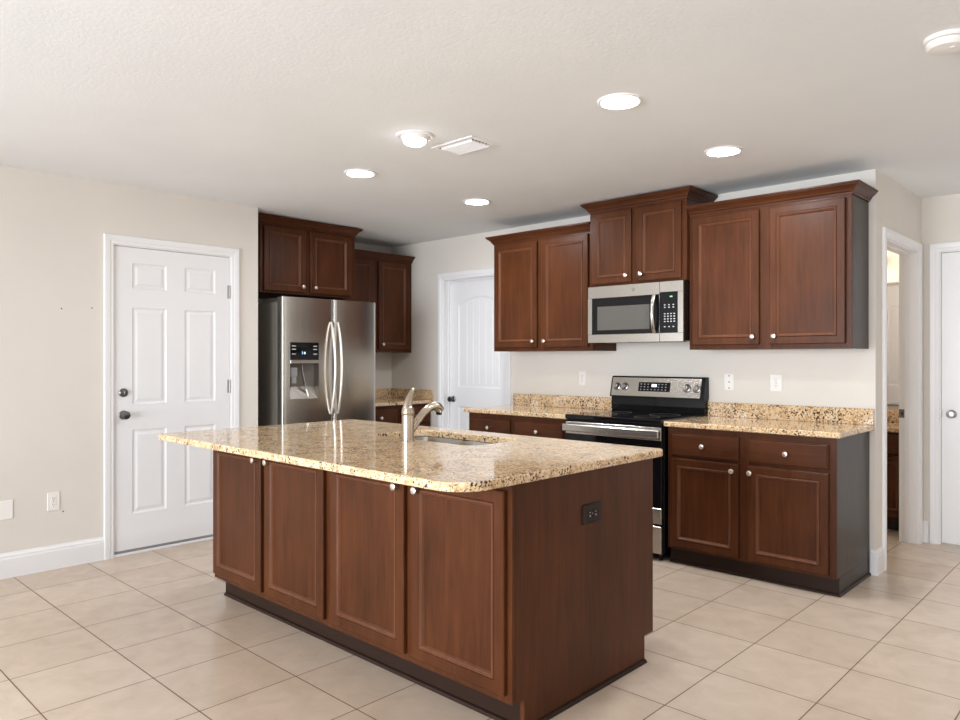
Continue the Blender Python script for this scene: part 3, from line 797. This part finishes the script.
# sink: two bowls, rim under the granite
t = thing('kitchen_sink', 'double-bowl stainless sink set into the island counter', 'sink', ((SX0 + SX1) / 2, (SY0 + SY1) / 2, z0))
ox, oy = (SX0 + SX1) / 2, (SY0 + SY1) / 2
def bowl(name, x0, x1, y0, y1, depth):
    b2 = bmesh.new()
    rings = []
    for d_, z in ((-.012, -.0012), (0, -.0012), (.003, -.006), (.008, -depth + .03), (.020, -depth + .008), (.045, -depth)):
        rings.append([b2.verts.new((x, y, z)) for x, y in offset_rr(x0 - ox, y0 - oy, x1 - ox, y1 - oy, (.06,) * 4, d_)])
    for a, b_ in zip(rings[:-1], rings[1:]):
        for i in range(len(a)):
            j = (i + 1) % len(a); b2.faces.new((a[i], a[j], b_[j], b_[i]))
    b2.faces.new(rings[-1])
    bmesh.ops.recalc_face_normals(b2, faces=b2.faces)
    me = bpy.data.meshes.new(name); b2.to_mesh(me); b2.free(); me.materials.append(M['sinksteel'])
    me.shade_smooth(); me.set_sharp_from_angle(angle=math.radians(40))
    o = bpy.data.objects.new(name, me); C.objects.link(o); o.parent = t
    cx, cy = (x0 + x1) / 2 - ox, (y0 + y1) / 2 - oy
    MB().lathe((cx, cy, -depth + .0005), [(.042, 0), (.040, .002), (.032, .0005), (.028, -.0)], 'z', 20).build('drain', M['pewter'], o, True)
    return o
bowl('sink_bowl', SX0 - .006, 1.535, SY0 - .006, SY1 + .006, .19)
bowl('sink_bowl', 1.563, SX1 + .006, SY0 - .006, SY1 + .006, .19)
# faucet
fx, fy_ = 1.581, 1.066
t = thing('faucet', 'brushed nickel single-lever faucet standing on the island by the sink', 'faucet', (fx, fy_, CT1 + .001))
MB().lathe((0, 0, 0), [(.034, 0), (.034, .005), (.0305, .008), (.030, .100), (.029, .128)], 'z', 28).build('body', M['nickel'], t, True)
MB().lathe((0, 0, .1285), [(.0295, 0), (.031, .003), (.031, .022), (.0295, .025)], 'z', 28).build('collar', M['nickel'], t, True)
mb = MB(); mb.lathe((0, 0, .154), [(.0288, 0), (.028, .008), (.022, .018), (.012, .026)], 'z', 24)
mb.tube([(0, -.003, .158), (0, .000, .180), (0, .008, .205), (0, .019, .228), (0, .030, .246), (0, .038, .254)], [.026, .024, .020, .016, .013, .0095], 14, (.8, 1)); mb.build('lever', M['nickel'], t, True)
mb = MB()
sp_ = [(0, .020, .040), (0, .040, .072), (0, .070, .108), (0, .100, .137), (0, .135, .156), (0, .168, .164), (0, .194, .158), (0, .212, .142)]
mb.tube(sp_, [.014, .019, .020, .021, .023, .026, .028, .026], 16, (.85, 1.0)); mb.build('spout', M['nickel'], t, True)
MB().lathe((0, .205, .118), [(.013, 0), (.015, .004), (.016, .022)], 'z', 16).build('spray_tip', M['black'], t, True)

# ================================================================== ceiling fixtures
def can_light(label, x, y, gimbal=False, lamp='lamp'):
    t = thing('recessed_light', label, 'ceiling light', (x, y, HC))
    MB().lathe((0, 0, -.0), [(.101, 0), (.100, .004), (.092, .009), (.084, .008), (.078, .001)], '-z', 40).build('trim_ring', M['trim'], t, True)
    if gimbal:
        mb = MB(); mb.lathe((0, 0, 0), [(.076, .001), (.074, .012), (.068, .020), (.060, .024)], '-z', 32); h = mb.build('eyeball', M['plastic'], t, True)
        mb = MB(); mb.lathe((0, 0, .0), [(.058, .0245), (.054, .036), (.038, .046), (.004, .049)], '-z', 28); mb.build('diffuser', M['bulb'], h, True)
    else:
        MB().lathe((0, 0, -.0), [(.0775, .001), (.0775, .0030), (.040, .004), (.004, .0042)], '-z', 36).build('diffuser', M[lamp], t, True)
    return t
can_light('eyeball recessed ceiling light with a protruding bulb, beside the air vent', 1.432, 1.242, True)
can_light('leftmost flat round ceiling light, nearest the refrigerator', .626, 1.508, lamp='lamp_soft')
can_light('round ceiling light nearest the white pantry door', .585, 2.592, lamp='lamp_strong')
can_light('flat round ceiling light nearest the camera, appearing largest, over the island end', 2.476, 1.529)
can_light('rightmost round ceiling light, in front of the right wall cabinets', 2.463, 2.589, lamp='lamp_strong')
# vent
t = thing('ceiling_vent', 'white louvred air vent in the ceiling over the island', 'vent', (1.500, 1.536, HC))
a, b_ = .153, .102
mb = MB(); mb.box(-a, -b_, -.006, a, -b_ + .028, -.0002, .002); mb.box(-a, b_ - .028, -.006, a, b_, -.0002, .002); mb.box(-a, -b_ + .028, -.006, -a + .028, b_ - .028, -.0002); mb.box(a - .028, -b_ + .028, -.006, a, b_ - .028, -.0002)
mb.build('frame', M['trim'], t)
box(-a + .028, -b_ + .028, -.0012, a - .028, b_ - .028, -.0002).build('duct_opening', M['slot'], t)
for k in range(6):
    y = -b_ + .036 + k * .0255
    mb = MB(); mb.add([(x, y + yy_, z) for x in (-a + .038, a - .038) for yy_, z in ((0, -.0015), (.010, -.014), (.0115, -.0135), (.0015, -.0008))],
                      [(0, 1, 2, 3), (7, 6, 5, 4), (0, 4, 5, 1), (1, 5, 6, 2), (2, 6, 7, 3), (3, 7, 4, 0)])
    mb.build('louvre', M['trim'], t)
# smoke alarm
t = thing('smoke_alarm', 'round white smoke alarm on the ceiling at the upper right', 'smoke alarm', (3.672, 1.780, HC))
MB().lathe((0, 0, 0), [(.072, 0), (.072, .010), (.068, .014)], '-z', 36).build('mount', M['plastic'], t, True)
MB().lathe((0, 0, 0), [(.060, .014), (.066, .018), (.066, .030), (.058, .040), (.030, .045), (.003, .046)], '-z', 36).build('cover', M['plastic'], t, True)
MB().lathe((.020, -.015, 0), [(.010, .0440), (.010, .047), (.003, .0478)], '-z', 16).build('test_button', M['trim'], t, True)

# ================================================================== bathroom glimpse
t = thing('bathroom_vanity', 'dark wood bathroom vanity seen through the open doorway', 'vanity', (1.60, 4.880, 0))
Wv = XC - .115 - 1.60 - .002
mb = MB(); mb.box(0, .020, .095, Wv, .518, .752); mb.box(.0, .075, 0, Wv, .09, .095); mb.build('body', M['lam'], t)
n = 3; cw = Wv / n
face_frame(t, Wv, .095, .752, [(0, .03)] + [(cw * i - .03, cw * i + .03) for i in (1, 2)] + [(Wv - .03, Wv)], [(.095, .13), (.56, .60), (.72, .752)])
for i in range(n):
    drawer(t, cw * i + .022, .590, cw * (i + 1) - .022, .730); cab_door(t, cw * i + .022, .118, cw * (i + 1) - .022, .572, cw * i + .06, .53)
vt = box(-.02, -.024, .7525, Wv, .5195, .7855, b=.004).build('vanity_top', M['granite'], t)
box(-.02, .4985, .786, Wv, .5195, .8825, b=.003).build('backsplash', M['granite'], vt)
t = thing('bathroom_mirror', 'wall mirror above the vanity, seen through the open doorway', 'mirror', (1.75, 5.399, .93))
box(0, -.006, 0, 1.05, 0, .985).build('mirror_glass', M['mirror'], t)
mb = MB(); mb.box(-.012, -.010, .9855, 1.062, 0, .998); mb.box(-.012, -.010, -.012, 1.062, 0, -.0005); mb.build('edge_clip', M['grey'], t)
t = thing('vanity_light', 'lit vanity light bar above the bathroom mirror', 'wall light', (2.25, 5.399, 2.10))
box(-.30, -.030, -.030, .30, 0, .030, b=.004).build('back_bar', M['knob'], t)
for x in (-.22, 0, .22):
    MB().lathe((x, -.085, -.075), [(.030, 0), (.052, .03), (.055, .07), (.040, .11), (.020, .12)], 'z', 20).build('lamp_shade', M['bathlamp'], t, True)
l = bpy.data.lights.new('vanity_lamp_light', 'POINT'); l.energy = 13; l.color = (1, .90, .80); l.shadow_soft_size = .08
lo = bpy.data.objects.new('vanity_lamp_light', l); C.objects.link(lo); lo.location = (2.25, 5.05, 2.05)
